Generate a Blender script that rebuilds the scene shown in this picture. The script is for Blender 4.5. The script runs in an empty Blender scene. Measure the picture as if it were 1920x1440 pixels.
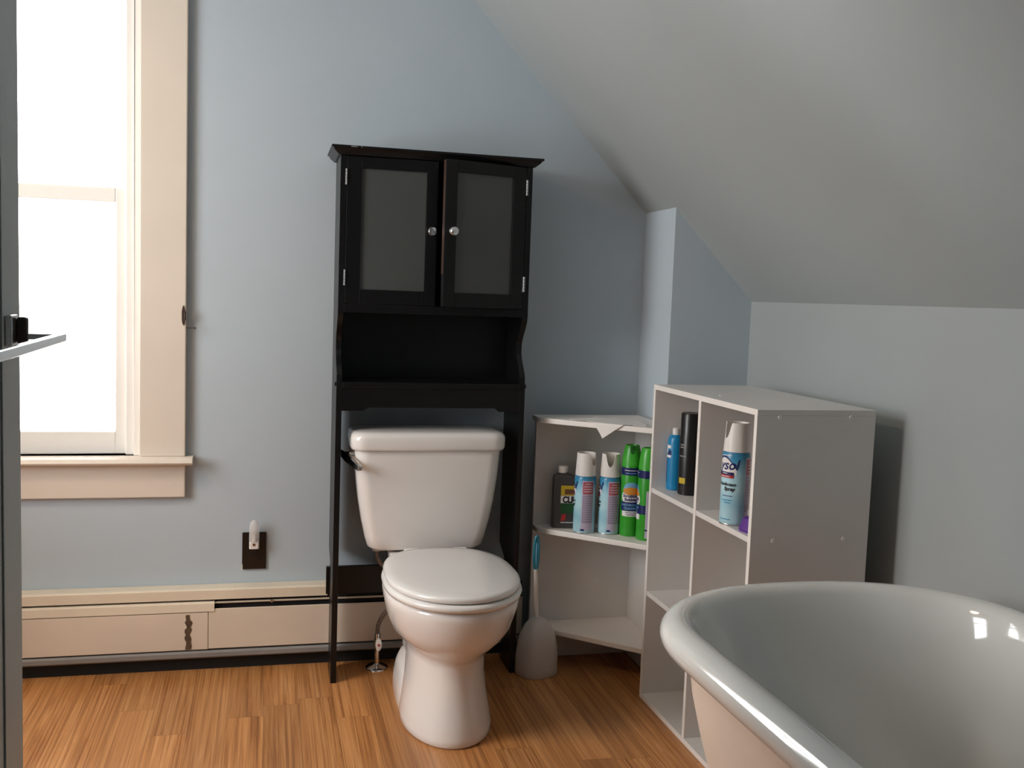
import bpy, bmesh, math, random
from mathutils import Vector, Matrix

S = bpy.context.scene
COL = S.collection
PI = math.pi
rnd = random.Random(4)

# ------------------------------------------------------------------ camera
cam_d = bpy.data.cameras.new('camera')
cam_d.sensor_width = 36.0
cam_d.lens = 34.6
cam_d.clip_start = 0.02
cam = bpy.data.objects.new('camera', cam_d)
COL.objects.link(cam)
_yaw, _pitch, _roll = math.radians(13.985), math.radians(5.013), math.radians(2.044)
_f = Vector((math.sin(_yaw) * math.cos(_pitch), math.cos(_yaw) * math.cos(_pitch), -math.sin(_pitch)))
_r0 = Vector((math.cos(_yaw), -math.sin(_yaw), 0))
_u0 = _r0.cross(_f)
_r = _r0 * math.cos(_roll) + _u0 * math.sin(_roll)
_u = -_r0 * math.sin(_roll) + _u0 * math.cos(_roll)
cam.matrix_world = Matrix(((_r.x, _u.x, -_f.x, 0), (_r.y, _u.y, -_f.y, 0), (_r.z, _u.z, -_f.z, 1.1396), (0, 0, 0, 1)))
S.camera = cam

# ------------------------------------------------------------------ light and exposure
vs = S.view_settings
vs.view_transform = 'Standard'
vs.look = 'None'
vs.exposure = 1.13
vs.gamma = 1.0
vs.use_curve_mapping = False
world = bpy.data.worlds.new('overcast_sky')
S.world = world
world.use_nodes = True
world.node_tree.nodes['Background'].inputs[0].default_value = (0.98, 0.99, 1.0, 1)
world.node_tree.nodes['Background'].inputs[1].default_value = 6.7


def portal(name, loc, rot, sx, sy):
    d = bpy.data.lights.new(name, 'AREA')
    d.shape = 'RECTANGLE'
    d.size, d.size_y = sx, sy
    d.cycles.is_portal = True
    o = bpy.data.objects.new(name, d)
    o.location = loc
    o.rotation_euler = rot
    COL.objects.link(o)


portal('daylight_back', (-0.673, 3.17, 1.335), (-PI / 2, 0, 0), 0.62, 1.39)
portal('daylight_left', (-1.82, 1.95, 1.425), (0, -PI / 2, 0), 1.35, 0.94)

lamp_d = bpy.data.lights.new('ceiling_light', 'AREA')
lamp_d.shape = 'DISK'
lamp_d.size = 0.40
lamp_d.energy = 6.5
lamp_d.color = (1.0, 0.71, 0.46)
lamp = bpy.data.objects.new('ceiling_light', lamp_d)
lamp.location = (-1.2, 1.80, 2.26)
COL.objects.link(lamp)


# ------------------------------------------------------------------ materials
def new_mat(name):
    m = bpy.data.materials.new(name)
    m.use_nodes = True
    nt = m.node_tree
    return m, nt, nt.nodes['Principled BSDF']


def pm(name, col, rough=0.5, metal=0.0, var=0.05, vscale=8.0, bump=0.0, bscale=60.0, coat=0.0, spec=0.5):
    """paint / plastic / metal: base colour with a little procedural wear and grain"""
    m, nt, b = new_mat(name)
    N, L = nt.nodes, nt.links
    tc = N.new('ShaderNodeTexCoord')
    nz = N.new('ShaderNodeTexNoise')
    nz.inputs['Scale'].default_value = vscale
    nz.inputs['Detail'].default_value = 4
    L.new(tc.outputs['Object'], nz.inputs['Vector'])
    rp = N.new('ShaderNodeValToRGB')
    rp.color_ramp.elements[0].position = 0.3
    rp.color_ramp.elements[1].position = 0.7
    rp.color_ramp.elements[0].color = (*[c * (1 - var) for c in col], 1)
    rp.color_ramp.elements[1].color = (*[min(1, c * (1 + var)) for c in col], 1)
    L.new(nz.outputs['Fac'], rp.inputs['Fac'])
    L.new(rp.outputs['Color'], b.inputs['Base Color'])
    b.inputs['Roughness'].default_value = rough
    b.inputs['Metallic'].default_value = metal
    b.inputs['Specular IOR Level'].default_value = spec
    if coat:
        b.inputs['Coat Weight'].default_value = coat
        b.inputs['Coat Roughness'].default_value = 0.05
    if bump:
        n2 = N.new('ShaderNodeTexNoise')
        n2.inputs['Scale'].default_value = bscale
        n2.inputs['Detail'].default_value = 3
        L.new(tc.outputs['Object'], n2.inputs['Vector'])
        bp = N.new('ShaderNodeBump')
        bp.inputs['Strength'].default_value = bump
        bp.inputs['Distance'].default_value = 0.004
        L.new(n2.outputs['Fac'], bp.inputs['Height'])
        L.new(bp.outputs['Normal'], b.inputs['Normal'])
    return m


def floor_mat():
    m, nt, b = new_mat('laminate_oak')
    N, L = nt.nodes, nt.links

    def math_n(op, a, bb=None):
        n = N.new('ShaderNodeMath')
        n.operation = op
        for i, v in enumerate((a, bb)):
            if v is None:
                continue
            if isinstance(v, (int, float)):
                n.inputs[i].default_value = v
            else:
                L.new(v, n.inputs[i])
        return n.outputs[0]
    tc = N.new('ShaderNodeTexCoord')
    sp = N.new('ShaderNodeSeparateXYZ')
    L.new(tc.outputs['Object'], sp.inputs[0])
    X, Y = sp.outputs[0], sp.outputs[1]
    xs = math_n('DIVIDE', X, 0.095)
    row = math_n('FLOOR', xs)
    w1 = N.new('ShaderNodeTexWhiteNoise')
    w1.noise_dimensions = '1D'
    L.new(row, w1.inputs['W'])
    ys = math_n('ADD', math_n('DIVIDE', Y, 0.92), math_n('MULTIPLY', w1.outputs['Value'], 7.0))
    colm = math_n('FLOOR', ys)
    cb = N.new('ShaderNodeCombineXYZ')
    L.new(row, cb.inputs[0])
    L.new(colm, cb.inputs[1])
    w2 = N.new('ShaderNodeTexWhiteNoise')
    w2.noise_dimensions = '2D'
    L.new(cb.outputs[0], w2.inputs['Vector'])
    seed = w2.outputs['Value']
    # grain coordinates, stretched along the plank
    gc = N.new('ShaderNodeCombineXYZ')
    L.new(math_n('MULTIPLY', X, 34.0), gc.inputs[0])
    L.new(math_n('MULTIPLY', Y, 1.15), gc.inputs[1])
    L.new(math_n('MULTIPLY', seed, 40.0), gc.inputs[2])
    n1 = N.new('ShaderNodeTexNoise')
    n1.inputs['Scale'].default_value = 1.0
    n1.inputs['Detail'].default_value = 5
    n1.inputs['Roughness'].default_value = 0.62
    n1.inputs['Distortion'].default_value = 1.5
    L.new(gc.outputs[0], n1.inputs['Vector'])
    r1 = N.new('ShaderNodeValToRGB')
    els = r1.color_ramp.elements
    els[0].position = 0.25
    els[0].color = (0.27, 0.105, 0.032, 1)
    els[1].position = 0.72
    els[1].color = (0.66, 0.33, 0.13, 1)
    e = els.new(0.42)
    e.color = (0.48, 0.205, 0.064, 1)
    e = els.new(0.56)
    e.color = (0.57, 0.262, 0.09, 1)
    L.new(n1.outputs['Fac'], r1.inputs['Fac'])
    # fine dark pores
    gc2 = N.new('ShaderNodeCombineXYZ')
    L.new(math_n('MULTIPLY', X, 175.0), gc2.inputs[0])
    L.new(math_n('MULTIPLY', Y, 1.7), gc2.inputs[1])
    L.new(math_n('MULTIPLY', seed, 90.0), gc2.inputs[2])
    n2 = N.new('ShaderNodeTexNoise')
    n2.inputs['Scale'].default_value = 1.0
    n2.inputs['Detail'].default_value = 3
    n2.inputs['Distortion'].default_value = 0.5
    L.new(gc2.outputs[0], n2.inputs['Vector'])
    r2 = N.new('ShaderNodeValToRGB')
    r2.color_ramp.elements[0].position = 0.33
    r2.color_ramp.elements[0].color = (0.63, 0.55, 0.48, 1)
    r2.color_ramp.elements[1].position = 0.52
    r2.color_ramp.elements[1].color = (1, 1, 1, 1)
    L.new(n2.outputs['Fac'], r2.inputs['Fac'])
    mx = N.new('ShaderNodeMix')
    mx.data_type = 'RGBA'
    mx.blend_type = 'MULTIPLY'
    mx.inputs[0].default_value = 1.0
    L.new(r1.outputs['Color'], mx.inputs[6])
    L.new(r2.outputs['Color'], mx.inputs[7])
    # plank tint
    hv = N.new('ShaderNodeHueSaturation')
    L.new(mx.outputs[2], hv.inputs['Color'])
    L.new(math_n('ADD', math_n('MULTIPLY', seed, 0.34), 0.84), hv.inputs['Value'])
    # seams between planks
    fx = math_n('FRACT', xs)
    fy = math_n('FRACT', ys)
    dx = math_n('MULTIPLY', math_n('MINIMUM', fx, math_n('SUBTRACT', 1.0, fx)), 0.095)
    dy = math_n('MULTIPLY', math_n('MINIMUM', fy, math_n('SUBTRACT', 1.0, fy)), 0.92)
    seam = math_n('LESS_THAN', math_n('MINIMUM', dx, dy), 0.0009)
    mx2 = N.new('ShaderNodeMix')
    mx2.data_type = 'RGBA'
    L.new(math_n('MULTIPLY', seam, 0.38), mx2.inputs[0])
    L.new(hv.outputs['Color'], mx2.inputs[6])
    mx2.inputs[7].default_value = (0.10, 0.045, 0.02, 1)
    L.new(mx2.outputs[2], b.inputs['Base Color'])
    b.inputs['Roughness'].default_value = 0.36
    bp = N.new('ShaderNodeBump')
    bp.inputs['Strength'].default_value = 0.12
    bp.inputs['Distance'].default_value = 0.001
    L.new(n2.outputs['Fac'], bp.inputs['Height'])
    L.new(bp.outputs['Normal'], b.inputs['Normal'])
    return m


def wall_mat(name, c0, c1):
    m, nt, b = new_mat(name)
    N, L = nt.nodes, nt.links
    tc = N.new('ShaderNodeTexCoord')
    nz = N.new('ShaderNodeTexNoise')
    nz.inputs['Scale'].default_value = 1.8
    nz.inputs['Detail'].default_value = 6
    nz.inputs['Roughness'].default_value = 0.6
    L.new(tc.outputs['Object'], nz.inputs['Vector'])
    rp = N.new('ShaderNodeValToRGB')
    rp.color_ramp.elements[0].position = 0.32
    rp.color_ramp.elements[1].position = 0.68
    rp.color_ramp.elements[0].color = (*c0, 1)
    rp.color_ramp.elements[1].color = (*c1, 1)
    L.new(nz.outputs['Fac'], rp.inputs['Fac'])
    L.new(rp.outputs['Color'], b.inputs['Base Color'])
    b.inputs['Roughness'].default_value = 0.55
    n2 = N.new('ShaderNodeTexNoise')
    n2.inputs['Scale'].default_value = 14
    n2.inputs['Detail'].default_value = 5
    L.new(tc.outputs['Object'], n2.inputs['Vector'])
    bp = N.new('ShaderNodeBump')
    bp.inputs['Strength'].default_value = 0.12
    bp.inputs['Distance'].default_value = 0.006
    L.new(n2.outputs['Fac'], bp.inputs['Height'])
    L.new(bp.outputs['Normal'], b.inputs['Normal'])
    return m


def glass_mat():
    m = bpy.data.materials.new('window_glass')
    m.use_nodes = True
    nt = m.node_tree
    nt.nodes.clear()
    out = nt.nodes.new('ShaderNodeOutputMaterial')
    t = nt.nodes.new('ShaderNodeBsdfTransparent')
    g = nt.nodes.new('ShaderNodeBsdfGlossy')
    g.inputs['Roughness'].default_value = 0.02
    mix = nt.nodes.new('ShaderNodeMixShader')
    fr = nt.nodes.new('ShaderNodeFresnel')
    fr.inputs['IOR'].default_value = 1.25
    nt.links.new(fr.outputs[0], mix.inputs[0])
    nt.links.new(t.outputs[0], mix.inputs[1])
    nt.links.new(g.outputs[0], mix.inputs[2])
    nt.links.new(mix.outputs[0], out.inputs[0])
    return m


M = {}
M['wall'] = wall_mat('blue_grey_wall_paint', (0.478, 0.548, 0.600), (0.508, 0.578, 0.630))
M['ceiling'] = wall_mat('shaded_wall_paint', (0.352, 0.384, 0.386), (0.378, 0.410, 0.412))  # wall paint darkened: shade on slope and knee wall put into the colour
M['floor'] = floor_mat()
M['glass'] = glass_mat()
M['cream'] = pm('cream_trim_paint', (0.74, 0.655, 0.56), 0.42, var=0.03, vscale=5, bump=0.08, bscale=25)
M['white_vinyl'] = pm('white_vinyl', (0.88, 0.85, 0.80), 0.4, var=0.02)
M['door'] = pm('grey_blue_door_paint', (0.46, 0.53, 0.55), 0.5, var=0.03, bump=0.05)
M['heater'] = pm('cream_enamelled_steel', (0.80, 0.70, 0.55), 0.4, var=0.05, vscale=6, bump=0.05, bscale=15)
M['heater_front'] = pm('aged_cream_steel', (0.77, 0.66, 0.535), 0.42, var=0.06, vscale=5, bump=0.05, bscale=15)
M['heater_dark'] = pm('dark_fin_cavity', (0.012, 0.011, 0.010), 0.8)
M['heater_pipe'] = pm('grey_steel_rail', (0.26, 0.25, 0.24), 0.45, var=0.12)
M['chip'] = pm('rust_brown_bare_metal', (0.10, 0.062, 0.035), 0.7, var=0.3, vscale=60)
M['black'] = pm('black_espresso_lacquer', (0.0045, 0.0042, 0.0048), 0.33, var=0.15, vscale=20, bump=0.03, bscale=40, spec=0.35)
M['red_brown'] = pm('red_brown_edge', (0.045, 0.020, 0.013), 0.5, var=0.3, vscale=30)
M['frost'] = pm('frosted_glass', (0.072, 0.078, 0.076), 0.30, var=0.06, vscale=4)
M['chrome'] = pm('chrome', (0.80, 0.80, 0.80), 0.12, 1.0, var=0.02)
M['steel'] = pm('brushed_steel', (0.55, 0.55, 0.56), 0.28, 1.0, var=0.05)
M['dark_metal'] = pm('dark_bronze_metal', (0.05, 0.042, 0.04), 0.4, 0.8, var=0.2)
M['braid'] = pm('braided_hose', (0.22, 0.18, 0.15), 0.45, 0.6, var=0.35, vscale=220, bump=0.5, bscale=300)
M['porcelain'] = pm('white_porcelain', (0.80, 0.77, 0.745), 0.12, var=0.012, coat=0.4)
M['seat'] = pm('white_seat_plastic', (0.82, 0.81, 0.79), 0.16, var=0.01, coat=0.3)
M['melamine'] = pm('white_melamine', (0.74, 0.715, 0.69), 0.38, var=0.02)
M['melamine_edge'] = pm('white_edge_band', (0.84, 0.80, 0.76), 0.4, var=0.02)
M['enamel'] = pm('white_bath_enamel', (0.74, 0.74, 0.71), 0.10, var=0.02, coat=0.5)
M['tub_out'] = pm('pinkish_cream_bath_paint', (0.74, 0.62, 0.52), 0.38, var=0.03, bump=0.05)
M['white_plastic'] = pm('white_plastic', (0.78, 0.75, 0.72), 0.35, var=0.02)
M['holder'] = pm('off_white_plastic', (0.62, 0.575, 0.54), 0.42, var=0.03)
M['teal'] = pm('teal_rubber_grip', (0.015, 0.16, 0.22), 0.4, var=0.05)
M['paper'] = pm('white_tissue', (0.82, 0.79, 0.76), 0.85, var=0.03, bump=0.4, bscale=30)
M['brown_black'] = pm('black_brown_bakelite', (0.012, 0.009, 0.008), 0.28, var=0.1)
M['clear'] = None
M['rust'] = pm('rusty_old_metal', (0.055, 0.028, 0.018), 0.6, 0.3, var=0.4, vscale=120)
M['lys_blue'] = None


def clear_mat():
    m, nt, b = new_mat('cloudy_clear_plastic')
    N, L = nt.nodes, nt.links
    nz = N.new('ShaderNodeTexNoise')
    nz.inputs['Scale'].default_value = 40
    mr = N.new('ShaderNodeMapRange')
    mr.inputs[3].default_value = 0.12
    mr.inputs[4].default_value = 0.3
    L.new(nz.outputs['Fac'], mr.inputs[0])
    L.new(mr.outputs[0], b.inputs['Roughness'])
    b.inputs['Base Color'].default_value = (0.86, 0.84, 0.82, 1)
    b.inputs['Alpha'].default_value = 0.45
    return m


M['clear'] = clear_mat()


def can_gradient():
    """printed can body: deep blue at the shoulder, pale aqua lower, soft cloudy print"""
    m, nt, b = new_mat('printed_blue_can')
    N, L = nt.nodes, nt.links
    tc = N.new('ShaderNodeTexCoord')
    sp = N.new('ShaderNodeSeparateXYZ')
    L.new(tc.outputs['Object'], sp.inputs[0])
    nz = N.new('ShaderNodeTexNoise')
    nz.inputs['Scale'].default_value = 22
    nz.inputs['Detail'].default_value = 2
    L.new(tc.outputs['Object'], nz.inputs['Vector'])
    ma = N.new('ShaderNodeMath')
    ma.operation = 'MULTIPLY_ADD'
    L.new(nz.outputs['Fac'], ma.inputs[0])
    ma.inputs[1].default_value = 0.05
    L.new(sp.outputs[2], ma.inputs[2])
    mr = N.new('ShaderNodeMapRange')
    mr.inputs[1].default_value = 0.02
    mr.inputs[2].default_value = 0.205
    L.new(ma.outputs[0], mr.inputs[0])
    rp = N.new('ShaderNodeValToRGB')
    e = rp.color_ramp.elements
    e[0].position = 0.0
    e[0].color = (0.34, 0.58, 0.68, 1)
    e[1].position = 1.0
    e[1].color = (0.03, 0.19, 0.36, 1)
    for p_, c_ in ((0.15, (0.42, 0.66, 0.74)), (0.3, (0.30, 0.56, 0.68)), (0.5, (0.46, 0.70, 0.77)), (0.72, (0.40, 0.66, 0.76)), (0.88, (0.06, 0.30, 0.50))):
        q = e.new(p_)
        q.color = (*c_, 1)
    L.new(mr.outputs[0], rp.inputs['Fac'])
    L.new(rp.outputs['Color'], b.inputs['Base Color'])
    b.inputs['Roughness'].default_value = 0.3
    return m


M['lys_blue'] = can_gradient()
for k, c in dict(navy=(0.010, 0.015, 0.11), red=(0.42, 0.03, 0.03), pinkred=(0.42, 0.11, 0.15), mauve=(0.33, 0.29, 0.40), white_print=(0.78, 0.76, 0.76),
                 green_can=(0.035, 0.33, 0.025), green_cap=(0.06, 0.42, 0.04), green_dark=(0.012, 0.12, 0.012), orange=(0.62, 0.26, 0.04), cyan_blue=(0.01, 0.22, 0.46),
                 black_can=(0.010, 0.010, 0.011), grey_print=(0.20, 0.20, 0.20), yellow=(0.55, 0.40, 0.03), clr_grey=(0.055, 0.052, 0.052), clr_green=(0.015, 0.085, 0.030),
                 purple=(0.11, 0.03, 0.26), lilac=(0.55, 0.48, 0.62), sky=(0.16, 0.40, 0.62), brown_print=(0.16, 0.07, 0.03), black_print=(0.008, 0.008, 0.010)).items():
    M[k] = pm(k, c, 0.32, var=0.05, vscale=40)
M['tin'] = pm('tin_rim', (0.6, 0.6, 0.6), 0.3, 1.0)


# ------------------------------------------------------------------ mesh helpers
def tag(o, label=None, cat=None, group=None, kind=None):
    if label:
        o['label'] = label
    if cat:
        o['category'] = cat
    if group:
        o['group'] = group
    if kind:
        o['kind'] = kind
    return o


def thing(name, label, cat, loc=(0, 0, 0), rz=0.0, group=None):
    o = bpy.data.objects.new(name, None)
    COL.objects.link(o)
    o.location = loc
    o.rotation_euler = (0, 0, rz)
    o.empty_display_size = 0.05
    return tag(o, label, cat, group)


def obj(name, bm, mat, parent=None, smooth=False, bevel=0.0, seg=2, loc=None, rot=None, label=None, angle=35):
    bmesh.ops.remove_doubles(bm, verts=bm.verts, dist=1e-6)
    bmesh.ops.recalc_face_normals(bm, faces=bm.faces)
    me = bpy.data.meshes.new(name)
    bm.to_mesh(me)
    bm.free()
    mats = mat if isinstance(mat, (list, tuple)) else [mat]
    for mm in mats:
        me.materials.append(mm)
    o = bpy.data.objects.new(name, me)
    COL.objects.link(o)
    if parent:
        o.parent = parent
    if loc:
        o.location = loc
    if rot:
        o.rotation_euler = rot
    if bevel:
        md = o.modifiers.new('bevel', 'BEVEL')
        md.width = bevel
        md.segments = seg
        md.limit_method = 'ANGLE'
        md.angle_limit = math.radians(40)
    if smooth:
        for p in me.polygons:
            p.use_smooth = True
        try:
            me.set_sharp_from_angle(angle=math.radians(angle))
        except Exception:
            pass
    if label:
        o['label'] = label
    return o


def box(bm, x0, x1, y0, y1, z0, z1):
    vs_ = [bm.verts.new((x, y, z)) for z in (z0, z1) for y in (y0, y1) for x in (x0, x1)]
    for f in ((0, 2, 3, 1), (4, 5, 7, 6), (0, 1, 5, 4), (2, 6, 7, 3), (0, 4, 6, 2), (1, 3, 7, 5)):
        bm.faces.new([vs_[i] for i in f])


def bxm(*boxes):
    bm = bmesh.new()
    for b in boxes:
        box(bm, *b)
    return bm


def prism(bm, pts, axis, a, b):
    """extrude a 2D polygon along an axis: axis 'x' takes (y,z), 'y' takes (x,z), 'z' takes (x,y)"""
    def P(p, t):
        return {'x': (t, p[0], p[1]), 'y': (p[0], t, p[1]), 'z': (p[0], p[1], t)}[axis]
    A = [bm.verts.new(P(p, a)) for p in pts]
    B = [bm.verts.new(P(p, b)) for p in pts]
    bm.faces.new(A)
    bm.faces.new(B[::-1])
    n = len(pts)
    for i in range(n):
        bm.faces.new((A[i], A[(i + 1) % n], B[(i + 1) % n], B[i]))


def loft(bm, rings, cap0=True, cap1=True):
    R_ = [[bm.verts.new(p) for p in r] for r in rings]
    n = len(rings[0])
    for a, b in zip(R_, R_[1:]):
        for i in range(n):
            bm.faces.new((a[i], a[(i + 1) % n], b[(i + 1) % n], b[i]))
    if cap0:
        bm.faces.new(R_[0][::-1])
    if cap1:
        bm.faces.new(R_[-1])


def lathe(bm, prof, n=32, c=(0, 0), cap0=True, cap1=True):
    loft(bm, [[(c[0] + r * math.cos(2 * PI * i / n), c[1] + r * math.sin(2 * PI * i / n), z) for i in range(n)] for r, z in prof], cap0, cap1)


def tube(bm, pts, r, n=10):
    pts = [Vector(p) for p in pts]
    rings = []
    prev = None
    for i, p in enumerate(pts):
        t = (pts[min(i + 1, len(pts) - 1)] - pts[max(i - 1, 0)]).normalized()
        if prev is None:
            a = t.orthogonal().normalized()
        else:
            a = (prev - t * prev.dot(t)).normalized()
        prev = a
        b = t.cross(a)
        rr = r[i] if isinstance(r, (list, tuple)) else r
        rings.append([tuple(p + (a * math.cos(2 * PI * k / n) + b * math.sin(2 * PI * k / n)) * rr) for k in range(n)])
    loft(bm, rings)


def spline(pts, n=8):
    pts = [Vector(p) for p in pts]
    out = []
    P = [pts[0]] + pts + [pts[-1]]
    for i in range(1, len(P) - 2):
        for k in range(n):
            t = k / n
            a, b, c, d = P[i - 1], P[i], P[i + 1], P[i + 2]
            out.append(0.5 * ((2 * b) + (c - a) * t + (2 * a - 5 * b + 4 * c - d) * t * t + (3 * b - a - 3 * c + d) * t ** 3))
    out.append(pts[-1])
    return out


def egg(cx, cy, a, bf, bb, z, n=56, pf=2.0, pb=2.4):
    """oval seen from above: half width a, reach bf to the front (-y) and bb to the back"""
    out = []
    for i in range(n):
        t = 2 * PI * i / n
        c, s = math.cos(t), math.sin(t)
        p = pf if s < 0 else pb
        x = a * math.copysign(abs(c) ** (2 / p), c)
        y = (bf if s < 0 else bb) * math.copysign(abs(s) ** (2 / p), s)
        out.append((cx + x, cy + y, z))
    return out


def rrect(x0, x1, y0, y1, r, z, k=6):
    out = []
    for cx, cy, a0 in ((x1 - r, y1 - r, 0), (x0 + r, y1 - r, 90), (x0 + r, y0 + r, 180), (x1 - r, y0 + r, 270)):
        for i in range(k + 1):
            a = math.radians(a0 + 90 * i / k)
            out.append((cx + r * math.cos(a), cy + r * math.sin(a), z))
    return out


def cyl_patch(bm, r, a0, a1, z0, z1, n=14, th=0.0004):
    """thin printed patch around a can; angle 0 faces -y, positive goes to +x"""
    rows = []
    for rr in (r, r + th):
        for z in (z0, z1):
            rows.append([bm.verts.new((rr * math.sin(a0 + (a1 - a0) * i / n), -rr * math.cos(a0 + (a1 - a0) * i / n), z)) for i in range(n + 1)])
    i0, i1, o0, o1 = rows
    for i in range(n):
        bm.faces.new((o0[i], o0[i + 1], o1[i + 1], o1[i]))
        bm.faces.new((o1[i], o1[i + 1], i1[i + 1], i1[i]))
        bm.faces.new((i0[i], i0[i + 1], o0[i + 1], o0[i]))
    bm.faces.new((i0[0], o0[0], o1[0], i1[0]))
    bm.faces.new((i0[n], i1[n], o1[n], o0[n]))


def text_bm(txt, size, r=None, ang=0.0, z=0.0, shear=0.0, sx=1.0, bold=0.0, rise=0.0, y=0.0, x=0.0, off=0.0008):
    """lettering as mesh, laid on a can of radius r (or flat at depth y)"""
    cu = bpy.data.curves.new('t', 'FONT')
    cu.body = txt
    cu.size = size
    cu.shear = shear
    cu.align_x = 'CENTER'
    cu.offset = bold
    cu.resolution_u = 3
    o = bpy.data.objects.new('t', cu)
    COL.objects.link(o)
    dg = bpy.context.evaluated_depsgraph_get()
    me = bpy.data.meshes.new_from_object(o.evaluated_get(dg))
    bpy.data.objects.remove(o)
    bm = bmesh.new()
    bm.from_mesh(me)
    bpy.data.meshes.remove(me)
    bmesh.ops.triangulate(bm, faces=bm.faces)
    for v in bm.verts:
        px, pz = v.co.x * sx, v.co.y + v.co.x * rise
        if r:
            a = ang + px / r
            v.co = ((r + off) * math.sin(a), -(r + off) * math.cos(a), z + pz)
        else:
            v.co = (x + px, y, z + pz)
    return bm


def struct(name, bm, mat, **k):
    return tag(obj(name, bm, mat, **k), kind='structure')


# ------------------------------------------------------------------ room shell
YW = 3.03          # back wall plane
XK = 1.4465        # knee wall plane
XL = -1.68         # left wall plane
YF = -0.85         # wall behind the camera
ZC = 2.38
SL = 1.035         # slope of the roof side
ZK = 1.153
XS = XK - (ZC - ZK) / SL

struct('floor', bxm((XL - .15, XK + .15, YF - .15, YW + .15, -0.10, 0.0)), M['floor'])

WX0, WX1, WZ0, WZ1 = -0.985, -0.361, 0.640, 2.03
bm = bxm((XL - .15, WX0, YW, YW + .15, 0, 2.55), (WX1, XK + .15, YW, YW + .15, 0, 2.55),
         (WX0, WX1, YW, YW + .15, 0, WZ0), (WX0, WX1, YW, YW + .15, WZ1, 2.55))
struct('wall_back', bm, M['wall'])
LY0, LY1, LZ0, LZ1 = 1.48, 2.42, 0.75, 2.10
bm = bxm((XL - .15, XL, YF, LY0, 0, 2.55), (XL - .15, XL, LY1, YW, 0, 2.55), (XL - .15, XL, LY0, LY1, 0, LZ0), (XL - .15, XL, LY0, LY1, LZ1, 2.55))
struct('wall_left', bm, M['wall'])
struct('wall_front', bxm((XL - .15, XK + .15, YF - .15, YF, 0, 2.55)), M['wall'])
struct('wall_right', bxm((XK, XK + .15, YF, YW, 0, ZK + .04)), M['ceiling'])  # knee wall takes the darkened copy, its shade painted in
bm = bmesh.new()
prism(bm, [(XL - .15, ZC), (XS, ZC), (XK + .15, ZK - .15 * SL), (XK + .15, ZK + .15), (XS + .05, ZC + .15), (XL - .15, ZC + .15)], 'y', YF - .15, YW + .15)
struct('ceiling', bm, M['ceiling'])
# boxed pipe chase in the corner under the slope
CX0, CY0 = 1.182, 2.786
bm = bmesh.new()
prism(bm, [(CX0, 0), (XK, 0), (XK, ZK), (CX0, ZK + (XK - CX0) * SL)], 'y', CY0, YW)
struct('wall_chase', bm, M['wall'])
# partition in front of which the open door is hinged
struct('wall_partition', bxm((-0.43, -0.335, YF, 0.77, 0, ZC)), M['wall'])


# ------------------------------------------------------------------ windows
def window(name, W, Hh, loc, rz, meet):
    """double hung window in its opening; local x across, y outwards, origin at the middle of the sill"""
    root = thing(name, None, None, loc, rz)
    root['kind'] = 'structure'
    h = W / 2
    cw = 0.128
    obj('window_casing', bxm((-h - cw, -h, -.022, 0, 0, Hh + .02)), M['cream'], root, bevel=.003)
    obj('window_casing', bxm((h, h + cw, -.022, 0, 0, Hh + .02)), M['cream'], root, bevel=.003)
    obj('window_head', bxm((-h - cw - .01, h + cw + .01, -.025, 0, Hh + .02, Hh + .16)), M['cream'], root, bevel=.003)
    st = bmesh.new()
    prism(st, [(-.058, -.014), (-.054, -.005), (-.046, 0), (-.0005, 0), (-.0005, -.022), (-.046, -.022), (-.054, -.019)], 'x', -h - cw - .022, h + cw + .022)
    box(st, -h + .001, h - .001, -.0005, .10, -.022, 0)
    obj('window_stool', st, M['cream'], root, smooth=True)
    obj('window_apron', bxm((-h - cw, h + cw, -.020, 0, -.122, -.022)), M['cream'], root, bevel=.003)
    # jamb lining: sides and head
    jm = bxm((-h, -h + .018, 0, .14, 0, Hh), (h - .018, h, 0, .14, 0, Hh), (-h + .018, h - .018, 0, .14, Hh - .018, Hh))
    obj('window_jamb', jm, M['white_vinyl'], root, bevel=.002)
    # inner stops
    ss = bxm((-h + .018, -h + .042, 0.012, .030, 0, Hh - .018), (h - .042, h - .018, .012, .030, 0, Hh - .018))
    obj('window_stop', ss, M['white_vinyl'], root, bevel=.003)
    x0, x1 = -h + .020, h - .020

    def sash(nm, z0, z1, y0, y1, s, tr, br):
        f = bxm((x0, x0 + s, y0, y1, z0, z1), (x1 - s, x1, y0, y1, z0, z1), (x0 + s, x1 - s, y0, y1, z0, z0 + br), (x0 + s, x1 - s, y0, y1, z1 - tr, z1))
        fo = obj(nm, f, M['white_vinyl'], root, bevel=.003)
        ym = (y0 + y1) / 2
        obj('window_pane', bxm((x0 + s - .004, x1 - s + .004, ym - .002, ym + .002, z0 + br - .004, z1 - tr + .004)), M['glass'], fo)
    sash('lower_sash', .0003, meet, .032, .062, .052, .040, .066)
    sash('upper_sash', meet - .045, Hh - .020, .066, .096, .030, .040, .040)
    return root


window('window_1', WX1 - WX0, WZ1 - WZ0, ((WX0 + WX1) / 2, YW, WZ0 + .0), 0, 0.772)
window('window_2', LY1 - LY0, LZ1 - LZ0, (XL, (LY0 + LY1) / 2, LZ0), PI / 2, 0.68)

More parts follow.
